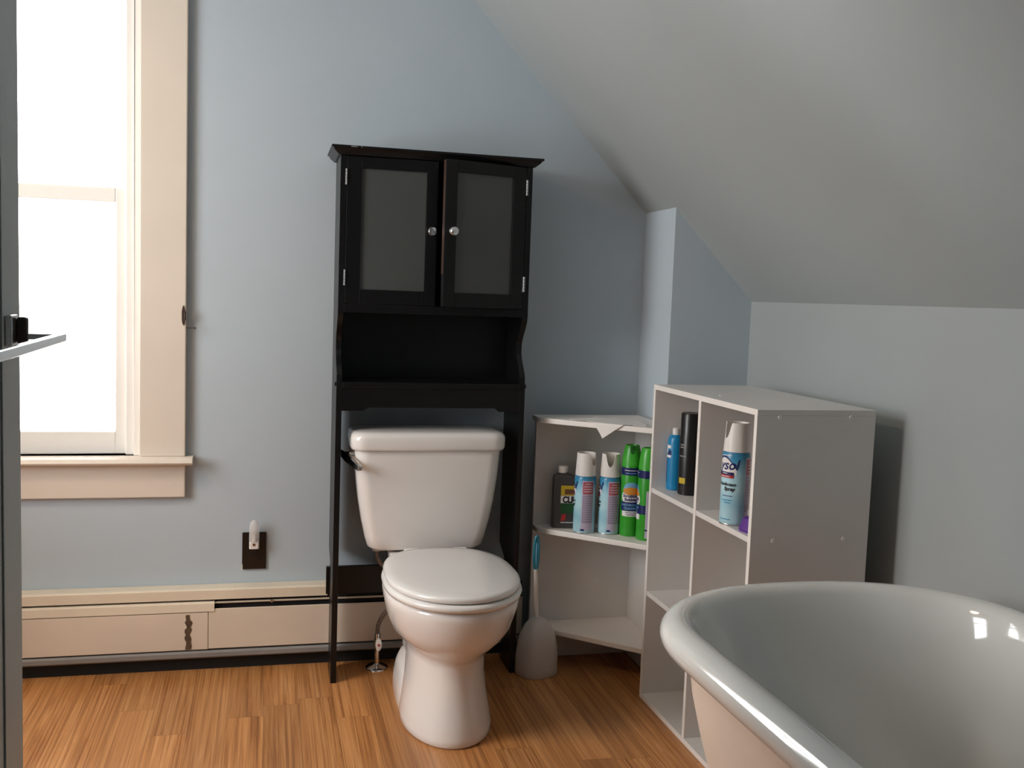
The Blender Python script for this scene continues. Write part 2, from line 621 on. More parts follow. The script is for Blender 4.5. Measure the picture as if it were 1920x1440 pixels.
# old hardware on the window trim
t = thing('hinge_leaf', 'rusty brown old hinge leaf on the right window trim', 'hinge', (-0.2405, 3.0075, 1.054))
b2 = bmesh.new()
prism(b2, [(-.0045, -.012), (-.003, -.022), (0, -.029), (.0035, -.022), (.0045, -.012), (.0055, .002), (.0045, .013), (.002, .024), (0, .030), (-.0025, .024), (-.0045, .013)], 'y', -.002, .002)
obj('plate', b2, M['rust'], t)
b2 = bmesh.new()
tube(b2, [(.0045, -.004, -.013), (.0045, -.004, .013)], .003, 8)
obj('knuckle', b2, M['rust'], t)
t = thing('nail', 'thin dark nail sticking out of the window trim edge', 'nail', (-0.2335, 3.013, 1.018))
b2 = bmesh.new()
tube(b2, [(-.012, 0, 0), (.026, -.006, .0005)], .0011, 8)
obj('shank', b2, M['rust'], t)
b2 = bmesh.new()
tube(b2, [(.026, -.006, .0005), (.0275, -.0062, .0005)], .0032, 12)
obj('head', b2, M['rust'], t)

# ------------------------------------------------------------------ open door with towel bar
dv = Vector((-0.0335, 0.99944))
de = Vector((-0.3575, 1.59))                   # far edge of the door, on the room side face
DW = 0.80
dh = de - dv * DW
droot = thing('door_1', None, None, (dh.x, dh.y, 0), math.atan2(dv.y, dv.x))
droot['kind'] = 'structure'
# local: x along the door to its free edge, y to the left (away from the bar side), face at y=0
slab = bmesh.new()
box(slab, 0, DW, .003, .035, .012, 2.03)
for a, b_, c, d in ((0, .115, .012, 2.03), (DW - .115, DW - .0, .012, 2.03), (.115, DW - .115, .012, .23), (.115, DW - .115, 1.30, 1.42), (.115, DW - .115, 1.90, 2.03)):
    box(slab, a, b_, 0, .004, c, d)
obj('door_slab', slab, M['door'], droot, bevel=.002)

by0 = 0.72                                     # bar bracket position along the door
tb = thing('towel_bar', 'square chrome towel bar mounted on the grey door', 'towel bar', (dh.x, dh.y, 1.068), math.atan2(dv.y, dv.x))
for bx_ in (by0, by0 - .60):
    pl = obj('mounting_plate', bxm((bx_ - .024, bx_ + .020, -.010, 0, -.021, .023)), M['steel'], tb, bevel=.003)
    br = bmesh.new()
    box(br, bx_ + .001, bx_ + .019, -.024, -.010, -.018, .020)
    obj('bracket_post', br, M['dark_metal'], tb, bevel=.004)
    obj('arm', bxm((bx_ + .006, bx_ + .012, -.068, -.022, -.012, -.0035)), M['steel'], tb, bevel=.001)
obj('bar', bxm((by0 - .63, by0 + .014, -.074, -.062, -.014, -.002)), M['chrome'], tb, bevel=.0025)

# ------------------------------------------------------------------ baseboard heater
hx0, hx1 = -1.55, 0.80
HS = -0.145                                    # where the damper blade stops
ht = thing('baseboard_heater', 'long cream metal baseboard heater along the foot of the wall', 'baseboard heater', (0, YW, 0))
obj('back_plate', bxm((hx0, hx1, -.012, 0, .03, .243)), M['heater'], ht)
cv = bmesh.new()
prism(cv, [(-.002, .248), (-.054, .2495), (-.0595, .245), (-.0595, .2175), (-.0545, .2175), (-.0545, .2435), (-.002, .243)], 'x', hx0, .185)
obj('top_cover', cv, M['heater'], ht)
obj('top_joint', bxm((-.128, -.086, -.0601, -.0590, .2190, .2440)), M['heater'], ht)
cv = bmesh.new()
prism(cv, [(-.030, .213), (-.056, .211), (-.062, .206), (-.064, .183), (-.060, .181), (-.056, .204), (-.030, .208)], 'x', hx0, HS)
obj('damper_blade', cv, M['heater'], ht, label='cream damper blade that stops short, leaving the slot open')
b2 = bmesh.new()
tube(b2, [(HS - .02, -.050, .2055), (hx1, -.050, .2055)], .0032, 8)
obj('damper_rod', b2, M['heater'], ht)
obj('fin_cavity', bxm((hx0, hx1, -.045, -.012, .05, .235)), M['heater_dark'], ht)
obj('front_panel', bxm((hx0, -.162, -.062, -.057, .067, .180)), M['heater_front'], ht, bevel=.002)
obj('front_panel', bxm((-.1612, hx1, -.061, -.056, .068, .190)), M['heater_front'], ht, bevel=.002)
ch = bmesh.new()
L_, R2 = [], []
for i in range(15):
    z = .0695 + i * .0075
    w = .0078 + .0022 * math.sin(i * 1.9) + .0012 * math.sin(i * 4.1)
    cx_ = -.2185 + .0018 * math.sin(i * .8)
    w *= min(1, (15 - i) / 3 + .15)
    L_.append((cx_ - w, z))
    R2.append((cx_ + w, z))
prism(ch, L_ + R2[::-1], 'y', -.0632, -.0615)
obj('rust_streak', ch, M['chip'], ht, label='brown strip where the paint has come off')
b2 = bmesh.new()
prism(b2, [(-.058, .040), (-.066, .046), (-.066, .058), (-.060, .063), (-.046, .063), (-.046, .040)], 'x', hx0, hx1)
obj('bottom_rail', b2, M['heater_pipe'], ht, smooth=True)
obj('kick_plate', bxm((hx0, hx1, -.040, -.012, 0, .042)), M['heater_dark'], ht)
for xx in (.02, .40):
    b2 = bmesh.new()
    tube(b2, [(xx, -.055, .2055), (xx, -.060, .2055)], .004, 8)
    obj('rod_screw', b2, M['steel'], ht)

# ------------------------------------------------------------------ wall outlet and night light
t = thing('wall_outlet', 'black outlet plate on the wall above the baseboard heater', 'outlet', (-.0335, YW, .3475))
obj('plate', bxm((-.0352, .0352, -.006, 0, -.057, .057)), M['brown_black'], t, bevel=.002)
for dz in (.021, -.021):
    b2 = bmesh.new()
    loft(b2, [[(.0155 * math.cos(a) * 1.0, yy, dz + max(-.013, min(.013, .0168 * math.sin(a)))) for a in [2 * PI * i / 32 for i in range(32)]] for yy in (-.0055, -.0082)])
    f = obj('socket', b2, M['brown_black'], t)
    obj('slot', bxm((-.0072, -.0052, -.0086, -.0080, dz - .001, dz + .007), (.0052, .0072, -.0086, -.0080, dz - .001, dz + .007)), M['black_print'], f)
b2 = bmesh.new()
tube(b2, [(0, -.006, 0), (0, -.0085, 0)], .0032, 12)
obj('plate_screw', b2, M['dark_metal'], t)
obj('paint_chip', bxm((-.0357, -.0335, -.0065, -.0005, -.056, -.041)), M['cream'], t)
t = thing('night_light', 'small night light with a clear tube plugged into the black outlet', 'night light', (-.0335, YW - .0086, .3705))
b2 = bmesh.new()
loft(b2, [rrect(-.0145, .0145, -.022, 0, .005, z) for z in (-.012, .010)])
hs = obj('housing', b2, M['white_plastic'], t, bevel=.0015)
b2 = bmesh.new()
tube(b2, [(-.0005, -.0215, .002), (-.0005, -.0232, .002)], .0042, 14)
obj('sensor', b2, M['brown_print'], hs)
b2 = bmesh.new()
loft(b2, [[(r * math.cos(2 * PI * i / 24), -.0125 + (r * .8 + .001) * math.sin(2 * PI * i / 24) - (z - .010) * .10, z) for i in range(24)]
          for r, z in ((.0150, .0105), (.0152, .016), (.0150, .040), (.0142, .058), (.0122, .068), (.008, .074), (.003, .0765))])
obj('clear_tube', b2, M['clear'], t, smooth=True)
b2 = bmesh.new()
tube(b2, [(0, -.0125, .011), (0, -.0140, .030)], [.006, .0045], 12)
obj('bulb', b2, M['white_plastic'], t, smooth=True)

# ------------------------------------------------------------------ over-toilet cabinet
X0, X1, YB = 0.1886, 0.7430, 2.820
T = .0165
ct = thing('over_toilet_cabinet', 'tall black wooden cabinet standing over the toilet with frosted glass doors', 'cabinet', (0, 0, 0))
fy = YB


def side_profile():
    p = [(fy, 0), (fy, .870)]
    # widened foot of the shelf bracket then the scooped front
    for i in range(11):
        k = i / 10
        p.append((fy + .004 + .054 * (0.5 - 0.5 * math.cos(PI * min(1, k * 1.0))), .895 + .085 * k))
    for i in range(1, 11):
        k = i / 10
        p.append((fy + .058 - .058 * (0.5 - 0.5 * math.cos(PI * k)), .990 + .095 * k))
    p += [(fy, 1.095), (fy, 1.520), (3.010, 1.520), (3.010, .36), (2.945, .33), (2.945, 0)]
    return p


for xa in (X0, X1 - T):
    b2 = bmesh.new()
    prism(b2, side_profile(), 'x', xa, xa + T)
    obj('side_panel', b2, M['black'], ct, bevel=.0012)
xi0, xi1 = X0 + T, X1 - T
obj('back_panel', bxm((xi0, xi1, 3.000, 3.008, .800, 1.520)), M['black'], ct)
cr = bmesh.new()
for z0, z1, o0, o1 in ((1.520, 1.530, .006, .018), (1.530, 1.537, .018, .022), (1.537, 1.543, .026, .026)):
    a = [(X0 - o0, fy - o0, z0), (X1 + o0, fy - o0, z0), (X1 + o0, 3.012, z0), (X0 - o0, 3.012, z0)]
    b_ = [(X0 - o1, fy - o1, z1), (X1 + o1, fy - o1, z1), (X1 + o1, 3.012, z1), (X0 - o1, 3.012, z1)]
    loft(cr, [a, b_])
crown = obj('crown_top', cr, M['black'], ct)
obj('scuff_mark', bxm((.215, .232, fy - .0268, fy - .0255, 1.5385, 1.5415), (.242, .246, fy - .0268, fy - .0255, 1.539, 1.5415)), M['grey_print'], crown)
obj('shelf', bxm((xi0, xi1, fy + .018, 3.000, 1.090, 1.104)), M['black'], ct)
obj('rail', bxm((xi0, xi1, fy, fy + .018, 1.082, 1.106)), M['black'], ct, bevel=.001)
obj('shelf', bxm((xi0, xi1, fy - .003, 3.000, .868, .884)), M['black'], ct, bevel=.002)
ap = bmesh.new()
prism(ap, [(xi0, .868), (xi0, .801), (xi0 + .062, .801), (xi0 + .066, .805), (xi0 + .076, .811), (xi1 - .076, .811), (xi1 - .066, .805), (xi1 - .062, .801), (xi1, .801), (xi1, .868)], 'y', fy + .001, fy + .016)
obj('apron', ap, M['black'], ct)
obj('back_brace', bxm((X0 - .010, X1 - .002, 2.947, 2.962, .228, .312)), M['black'], ct, bevel=.001)
for xx, s in ((X0, -1), (X1, 1)):
    b2 = bmesh.new()
    tube(b2, [(xx, fy + .010, .877), (xx + s * .004, fy + .010, .877)], .006, 12)
    obj('screw_cap', b2, M['black'], ct)


# left door closed
f = bxm((0, .042, 0, .016, 1.1075, 1.5180), (.226, .2590, 0, .016, 1.1075, 1.5180), (.042, .226, 0, .016, 1.1075, 1.148), (.042, .226, 0, .016, 1.486, 1.5180))
d1 = obj('door', f, M['black'], ct, bevel=.0012, loc=(xi0 + .001, fy, 0))
obj('frosted_pane', bxm((.040, .228, .006, .010, 1.146, 1.488)), M['frost'], d1)
# right door ajar, hinged on the right
RD = math.radians(15)
f = bxm((-.042, 0, 0, .016, 1.1075, 1.5180), (-.2590, -.222, 0, .016, 1.1075, 1.5180), (-.222, -.042, 0, .016, 1.1075, 1.148), (-.222, -.042, 0, .016, 1.486, 1.5180))
d2 = obj('door', f, M['black'], ct, bevel=.0012, loc=(xi1 - .001, fy, 0), rot=(0, 0, RD), label='right glass door standing slightly open')
obj('frosted_pane', bxm((-.224, -.040, .006, .010, 1.146, 1.488)), M['frost'], d2)
obj('free_edge', bxm((-.2597, -.2588, .002, .0145, 1.20, 1.516)), M['red_brown'], d2, label='reddish brown edge of the open door')  # thin reddish brown strip along the free edge of the door
for d, kx in ((d1, .2435), (d2, -.2395)):
    b2 = bmesh.new()
    lathe(b2, [(.006, 0), (.006, .010), (.012, .014), (.0145, .019), (.0142, .024), (.011, .0285), (.004, .030)], 24)
    bmesh.ops.rotate(b2, verts=b2.verts, cent=(0, 0, 0), matrix=Matrix.Rotation(PI / 2, 3, 'X'))
    obj('knob', b2, M['chrome'], d, smooth=True, loc=(kx, 0, 1.319))
for d, hx in ((d1, -.001), (d2, .001)):
    for zz in (1.460, 1.180):
        b2 = bmesh.new()
        for k in range(5):
            tube(b2, [(hx, -.0028, zz - .0225 + k * .009), (hx, -.0028, zz - .0145 + k * .009)], .0030, 8)
        obj('hinge', b2, M['steel'], d)

# ------------------------------------------------------------------ toilet
TX = 0.477
to = thing('toilet', 'white two-piece toilet with closed round lid under the black cabinet', 'toilet', (TX, 3.0, 0))
bw = bmesh.new()


def ringu(z, a, uf, ub, um=None, pf=2.0, pb=2.4):
    um = um if um is not None else ub + min(.26, (uf - ub) * .55)
    return egg(0, -um, a, uf - um, um - ub, z, pf=pf, pb=pb)


body = [(0, .116, .654, .30), (.006, .1205, .659, .30), (.022, .1205, .658, .30), (.06, .114, .648, .30), (.11, .1065, .636, .29), (.16, .1020, .628, .28), (.195, .1020, .628, .26),
        (.214, .1065, .634, .25), (.228, .118, .652, .24), (.245, .134, .675, .23), (.266, .149, .698, .22), (.294, .161, .718, .21), (.33, .170, .730, .20), (.352, .175, .736, .20), (.366, .1755, .737, .20), (.374, .172, .733, .20), (.376, .165, .725, .21)]
loft(bw, [ringu(z, a, uf, ub, um=uf - .245 if z > .2 else uf - .20, pf=2.05) for z, a, uf, ub in body])
# rear foot with the trapway
rear = [(0, .116, .53, .12), (.02, .119, .53, .115), (.05, .117, .51, .115), (.08, .111, .48, .12), (.100, .101, .46, .13), (.110, .080, .44, .14)]
loft(bw, [ringu(z, a, uf, ub, um=.34, pf=2.2, pb=3.0) for z, a, uf, ub in rear])
neck = [(.11, .080, .40, .14), (.20, .082, .38, .12), (.28, .095, .36, .09), (.33, .115, .35, .055), (.36, .125, .34, .045), (.378, .126, .34, .045), (.384, .122, .335, .05)]
loft(bw, [ringu(z, a, uf, ub, um=.20, pf=3.5, pb=4.0) for z, a, uf, ub in neck])
bowl = obj('bowl', bw, M['porcelain'], to, smooth=True, angle=60)


def slab_oval(name, rows, mat, **k):
    b_ = bmesh.new()
    loft(b_, [egg(0, -.500, a, uf - .500, .500 - ub, z, n=72, pf=2.12, pb=2.7) for z, a, uf, ub in rows])
    return obj(name, b_, mat, to, smooth=True, angle=60, **k)


slab_oval('seat', [(.3785, .172, .735, .275), (.380, .1775, .742, .270), (.388, .1800, .745, .268), (.394, .1785, .743, .269), (.397, .173, .736, .273)], M['seat'])
slab_oval('lid', [(.3995, .168, .729, .262), (.401, .1735, .735, .258), (.408, .1755, .737, .256), (.4135, .1735, .7345, .257), (.4170, .168, .728, .262), (.4195, .150, .705, .28), (.4215, .115, .66, .32), (.4225, .06, .58, .42)], M['seat'])
for sx in (-.070, .070):
    obj('seat_hinge', bxm((sx - .022, sx + .022, -.262, -.236, .384, .412)), M['seat'], to, bevel=.005, seg=3)
tk = bmesh.new()


def trow(z, hw, uf, ub, r, bow=0.0):
    ring = rrect(-hw, hw, -uf, -ub, r, z, 7)
    return [(x - .017, y - bow * (1 - (x / hw) ** 2) * (1 if y < -(uf + ub) / 2 else 0), zz) for x, y, zz in ring]


loft(tk, [trow(z, hw, uf, ub, r) for z, hw, uf, ub, r in ((.388, .140, .165, .055, .03), (.392, .160, .182, .04, .036), (.402, .172, .190, .03, .04), (.43, .180, .194, .027, .04), (.48, .191, .198, .024, .04), (.54, .2015, .202, .022, .04), (.60, .2085, .205, .02, .04), (.66, .213, .208, .02, .04), (.6885, .2145, .209, .02, .04))])
tank = obj('tank', tk, M['porcelain'], to, smooth=True, angle=60)
tl = bmesh.new()
loft(tl, [trow(z, hw, uf, ub, r) for z, hw, uf, ub, r in ((.6895, .219, .212, .012, .042), (.6905, .2245, .217, .010, .044), (.698, .2275, .2195, .009, .045), (.723, .2280, .2200, .009, .045), (.733, .2255, .2175, .011, .044), (.740, .218, .210, .018, .042), (.7430, .203, .195, .03, .04), (.7440, .15, .15, .06, .03))])
obj('tank_lid', tl, M['porcelain'], to, smooth=True, angle=60)
lev = bmesh.new()
tube(lev, [(-.222, -.150, .668), (-.256, -.150, .668)], [.014, .013], 16)
lv = obj('flush_lever', lev, M['chrome'], to, smooth=True)
b2 = bmesh.new()
loft(b2, [[(-.258 + .40 * u_ + dx, -.145 - u_, .668 + dz - u_ * .26) for dx, dz in ((-.005, -h_), (.005, -h_), (.006, h_), (-.006, h_))] for u_, h_ in ((-.014, .011), (.01, .014), (.05, .012), (.085, .0095), (.094, .006))])
obj('lever_arm', b2, M['chrome'], lv, bevel=.002)
# water supply
wl = thing('water_supply', 'braided supply hose and floor stop valve left of the toilet foot', 'water supply', (.334, 2.925, 0))
b2 = bmesh.new()
lathe(b2, [(.035, 0), (.034, .003), (.026, .008), (.012, .011), (.010, .013)], 28)
obj('floor_flange', b2, M['chrome'], wl, smooth=True)
b2 = bmesh.new()
tube(b2, [(0, 0, .008), (0, 0, .070)], .0075, 12)
obj('stub_pipe', b2, M['chrome'], wl, smooth=True)
b2 = bmesh.new()
tube(b2, [(0, 0, .068), (0, 0, .108)], [.010, .011], 14)
tube(b2, [(0, .004, .086), (0, -.034, .086)], .007, 12)
vb = obj('valve_body', b2, M['chrome'], wl, smooth=True)
b2 = bmesh.new()
loft(b2, [[(.0095 * math.cos(2 * PI * i / 24) * s_, yy, .086 + .019 * math.sin(2 * PI * i / 24) * s_) for i in range(24)] for yy, s_ in ((-.032, .8), (-.034, 1), (-.044, 1), (-.046, .75))])
vh = obj('valve_handle', b2, M['white_plastic'], vb, smooth=True)
b2 = bmesh.new()
tube(b2, [(0, -.0455, .086), (0, -.0475, .086)], .004, 12)
obj('handle_screw', b2, M['red'], vh)
b2 = bmesh.new()
tube(b2, spline([(0, 0, .106), (.002, -.004, .135), (.014, -.010, .165), (.040, -.012, .20), (.046, -.010, .25), (.030, -.010, .30), (-.002, -.010, .335), (-.010, -.010, .375), (-.010, -.010, .392)], 8), .0068, 10)
obj('braided_hose', b2, M['braid'], wl, smooth=True)
b2 = bmesh.new()
lathe(b2, [(.0135, .368), (.0135, .385), (.0150, .386), (.0150, .395)], 12, c=(-.010, -.010))
obj('coupling_nut', b2, M['white_plastic'], wl)

# ------------------------------------------------------------------ corner shelf unit
cs = thing('corner_shelf', 'low white corner shelf unit between the toilet and the cube shelf', 'corner shelf', (0, 0, 0))
cxb, cyb = 1.158, 2.952         # outer back corner
ct_ = .014
xl, yn = .815, 2.602            # ends of the two backs
obj('back_panel', bxm((xl, cxb, cyb - ct_, cyb, 0, .762)), M['melamine'], cs, bevel=.001)
obj('side_panel', bxm((cxb - ct_, cxb, yn, cyb - ct_, 0, .762)), M['melamine'], cs, bevel=.001)
yi, xi = cyb - ct_, cxb - ct_


def corner_board(name, z0, z1, ext=0.0, rad=0.03):
    """board with a diagonal front and rounded left corner"""
    p = [(xi + (ct_ if ext else 0), yi + (ct_ if ext else 0)), (xl - ext, yi + (ct_ if ext else 0))]
    ya = yi - .030 - ext
    # rounded left nose
    for i in range(7):
        a = PI + (PI / 4 + .02) * i / 6
        p.append((xl - ext + rad + rad * math.cos(a), ya + rad * math.sin(a)))
    p += [(xi - .028, yn + .012 - ext), (xi + (ct_ if ext else 0), yn - ext)]
    b_ = bmesh.new()
    prism(b_, p, 'z', z0, z1)
    return obj(name, b_, M['melamine_edge'], cs, bevel=.002)


corner_board('shelf', .104, .120)
corner_board('shelf', .416, .432)
corner_board('top', .762, .778, ext=.010, rad=.045)

# tissue lying on the corner shelf top
ts = bmesh.new()


def sheet(bm, grid, th=.0012):
    n, m_ = len(grid), len(grid[0])
    A = [[bm.verts.new(p) for p in r] for r in grid]
    B = [[bm.verts.new((p[0], p[1], p[2] + th)) for p in r] for r in grid]
    for i in range(n - 1):
        for j in range(m_ - 1):
            bm.faces.new((A[i][j], A[i + 1][j], A[i + 1][j + 1], A[i][j + 1]))
            bm.faces.new((B[i][j], B[i][j + 1], B[i + 1][j + 1], B[i + 1][j]))
    edge = [(0, j) for j in range(m_)] + [(i, m_ - 1) for i in range(1, n)] + [(n - 1, j) for j in range(m_ - 2, -1, -1)] + [(i, 0) for i in range(n - 2, 0, -1)]
    for k in range(len(edge)):
        a, b_ = edge[k], edge[(k + 1) % len(edge)]
        bm.faces.new((A[a[0]][a[1]], A[b_[0]][b_[1]], B[b_[0]][b_[1]], B[a[0]][a[1]]))


e0 = Vector((xl - .010 + .045 - .045 * math.cos(PI / 4), yi - .040 - .045 * math.sin(PI / 4)))
e1 = Vector((xi - .028, yn + .002))
ed = (e1 - e0).normalized()
en = Vector((ed.y, -ed.x))
if en.y > 0:
    en = -en


def edge_pt(s, out, z):
    p = e0 + ed * s + en * out
    return (p.x, p.y, z)


tg = []
for i in range(11):
    row = []
    for j in range(9):
        u, v = i / 10 - .5, j / 8
        z = .7784 + .0024 * (math.sin(i * 1.7 + j) + 1) * (.3 + .5 * v)
        row.append(edge_pt(.205 + u * (.25 - .10 * v), -.010 - .115 * v + .012 * math.sin(i * 2.1), z))
    tg.append(row)
sheet(ts, tg)
tsh = thing('tissue', 'white tissue on the corner shelf with one corner hanging over the edge', 'tissue', (0, 0, 0))
obj('flat_sheet', ts, M['paper'], tsh, smooth=True)
# hanging corner, folded over the diagonal front edge
hc = bmesh.new()
s0, s1, sm = .164, .262, .197
prof = [(-.050, .7800, 0.0), (-.010, .7800, 0.0), (.003, .7792, 0.05), (.0055, .774, .15), (.0060, .762, .42), (.0065, .748, .72), (.0070, .735, 1.0)]
A, B = [], []
for out, z, k in prof:
    a_, b_ = s0 + (sm - s0) * k, s1 + (sm - s1) * k
    if k >= 1:
        a_, b_ = sm - .001, sm + .001
    A.append([edge_pt(a_ + (b_ - a_) * q / 6, out, z) for q in range(7)])
    B.append([edge_pt(a_ + (b_ - a_) * q / 6, out + .0012, z + .0008) for q in range(7)])
VA = [[hc.verts.new(p) for p in r] for r in A]
VB = [[hc.verts.new(p) for p in r] for r in B]
for i in range(len(prof) - 1):
    for j in range(6):
        hc.faces.new((VA[i][j], VA[i][j + 1], VA[i + 1][j + 1], VA[i + 1][j]))
        hc.faces.new((VB[i][j], VB[i + 1][j], VB[i + 1][j + 1], VB[i][j + 1]))
    for j in (0, 6):
        hc.faces.new((VA[i][j], VA[i + 1][j], VB[i + 1][j], VB[i][j]))
obj('hanging_corner', hc, M['paper'], tsh)

# ------------------------------------------------------------------ cube shelf
SX, SY, SW, SD, SH = 1.0640, 1.9880, .6040, .300, .910
th = .0135
cu = thing('cube_shelf', 'white six-cube shelf standing behind the bathtub', 'cube shelf', (SX, SY, 0), .0055)


def edged(name, *b):
    return obj(name, bxm(b), M['melamine'], cu, bevel=.0008)


side_near = edged('side_panel', 0, SD, 0, th, 0, SH - th)
side_far = edged('side_panel', 0, SD, SW - th, SW, 0, SH - th)
top_b = edged('top', 0, SD, 0, SW, SH - th, SH)
bot_b = edged('bottom', 0, SD, th, SW - th, 0, th)
mid = edged('divider', .001, SD - .004, SW / 2 - th / 2, SW / 2 + th / 2, th, SH - th)
for z in (.303, .603):
    edged('shelf', .001, SD - .004, th, SW / 2 - th / 2, z, z + th)
    edged('shelf', .001, SD - .004, SW / 2 + th / 2, SW - th, z, z + th)
obj('back', bxm((SD - .004, SD, th, SW - th, th, SH - th)), M['melamine'], cu)
# white edge banding on the front edges
e_ = .0012
for par, b_ in ((side_near, (-e_, 0, 0, th, 0, SH - th)), (side_far, (-e_, 0, SW - th, SW, 0, SH - th)), (top_b, (-e_, 0, 0, SW, SH - th, SH)), (bot_b, (-e_, 0, th, SW - th, 0, th)),
                (mid, (0, .001, SW / 2 - th / 2, SW / 2 + th / 2, th, SH - th))):
    obj('edge_band', bxm(b_), M['melamine_edge'], par)
for yy, zz in ((.055, .905 - .012), (.235, .893), (.055, .610), (.235, .610), (.055, .310), (.235, .310)):
    b2 = bmesh.new()
    tube(b2, [(yy, 0, zz), (yy, -.0012, zz)], [.0050, .0042], 14)
    obj('screw_cap', b2, M['melamine_edge'], side_near)
for xx, yy in ((.055, .30), (.245, .30)):
    b2 = bmesh.new()
    tube(b2, [(xx, yy, SH), (xx, yy, SH + .0012)], [.0050, .0042], 14)
    obj('screw_cap', b2, M['melamine_edge'], top_b)

# ------------------------------------------------------------------ bathtub
BX, BY = 1.012, 1.440
RX, RYF, RYN, LEN = .362, .300, .22, 1.08
bt = thing('bathtub', 'white roll-top bathtub in the right foreground', 'bathtub', (BX, BY, 0))


def outline(d, z, n=36, push=0.0):
    out = []
    rx = RX - d
    for i in range(n + 1):
        a = PI * i / n
        c, s_ = math.cos(a), math.sin(a)
        out.append((rx * math.copysign(abs(c) ** .87, c), (RYF - d - push) * abs(s_) ** .87, z))
    for i in range(1, 6):
        out.append((-rx, -(LEN - RYN) * i / 6, z))
    for i in range(n + 1):
        a = PI + PI * i / n
        c, s = math.cos(a), math.sin(a)
        out.append((rx * math.copysign(abs(c) ** .8, c), -(LEN - RYN) + (RYN - d * .9) * math.copysign(abs(s) ** .8, s), z))
    for i in range(1, 6):
        out.append((rx, -(LEN - RYN) * (1 - i / 6), z))
    return out


RT = .600
rimp = []
for i in range(13):
    a = math.radians(235 - i * (235 - 25) / 12)
    rimp.append((.031 - .031 * math.cos(math.radians(180) - a) if False else .031 + .031 * math.cos(a), RT - .030 + .030 * math.sin(a), 0.0))
inner = [(.066, .562, .004), (.072, .53, .012), (.080, .47, .03), (.092, .40, .06), (.110, .32, .10), (.135, .25, .14), (.17, .205, .17), (.22, .185, .17), (.30, .178, .08)]
bs = bmesh.new()
loft(bs, [outline(d, z, push=p) for d, z, p in rimp + inner], cap0=False, cap1=True)
obj('basin', bs, M['enamel'], bt, smooth=True, angle=70)
outer = [(.022, .5485, 0), (.045, .547, .002), (.050, .535, .004), (.056, .47, .02), (.070, .40, .045), (.090, .32, .085), (.115, .24, .125), (.155, .185, .155), (.21, .163, .155), (.30, .156, .07)]
bs = bmesh.new()
loft(bs, [outline(d, z, push=p) for d, z, p in outer], cap0=False, cap1=True)
obj('outer_shell', bs, M['tub_out'], bt, smooth=True, angle=70, label='pinkish cream painted outside of the bathtub')
for fx, fyy in ((-.21, .08), (.21, .08), (-.21, -.72), (.21, -.72)):
    s = 1 if fx > 0 else -1
    b2 = bmesh.new()
    pts = spline([(fx * .93, fyy, .195), (fx * 1.12, fyy, .150), (fx * 1.20, fyy, .095), (fx * 1.14, fyy, .050), (fx * 1.20, fyy, .022)], 5)
    tube(b2, pts, [.034 - .018 * min(1, i / 14) + .010 * max(0, (i - 14) / 6) for i in range(len(pts))], 12)
    lathe(b2, [(.024, 0), (.032, .010), (.030, .022), (.016, .034)], 16, c=(fx * 1.20, fyy))
    obj('claw_foot', b2, M['tub_out'], bt, smooth=True)

# ------------------------------------------------------------------ toilet brush and its holder
hp = (.808, 2.813)
bh = thing('brush_holder', 'off-white dome-shaped toilet brush holder on the floor', 'brush holder', (hp[0], hp[1], 0), math.radians(20))
b2 = bmesh.new()
rows = []
for z, a, bfr in ((0, .060, .056), (.004, .0625, .058), (.03, .062, .057), (.06, .0612, .056), (.09, .0590, .053), (.115, .0545, .048), (.135, .0475, .042), (.152, .0385, .034), (.164, .028, .026), (.171, .014, .014)):
    rows.append([(x, y, zz + (.004 if z == .171 else 0)) for x, y, zz in egg(0, 0, a, bfr, bfr * .85, z, n=40, pf=2.6, pb=3.2)])
loft(b2, rows)
obj('shell', b2, M['holder'], bh, smooth=True, angle=70)
br_ = thing('toilet_brush', 'toilet brush with white stem and teal grip standing in its holder', 'toilet brush', (hp[0] - .004, hp[1] + .004, 0))
b2 = bmesh.new()
tube(b2, [(0, 0, .168), (-.004, 0, .25), (-.008, 0, .322)], [.0072, .0066, .0062], 14)
obj('stem', b2, M['white_plastic'], br_, smooth=True)
b2 = bmesh.new()
# loop-shaped grip
lp = []
for i in range(25):
    a = 2 * PI * i / 24
    lp.append((-.0075 + .0068 * math.sin(a) - .003 * 0, 0, .372 - .052 * math.cos(a)))
tube(b2, lp, .0046, 10)
obj('grip', b2, M['teal'], br_, smooth=True, label='teal rubber grip with a pale inlay')
b2 = bmesh.new()
tube(b2, spline([(-.008, 0, .322), (-.0085, -.001, .36), (-.008, -.001, .405)], 4), [.0035] * 9, 10)
obj('grip_inlay', b2, M['sky'], br_, smooth=True)

# ------------------------------------------------------------------ bottles and cans
CR = .0328


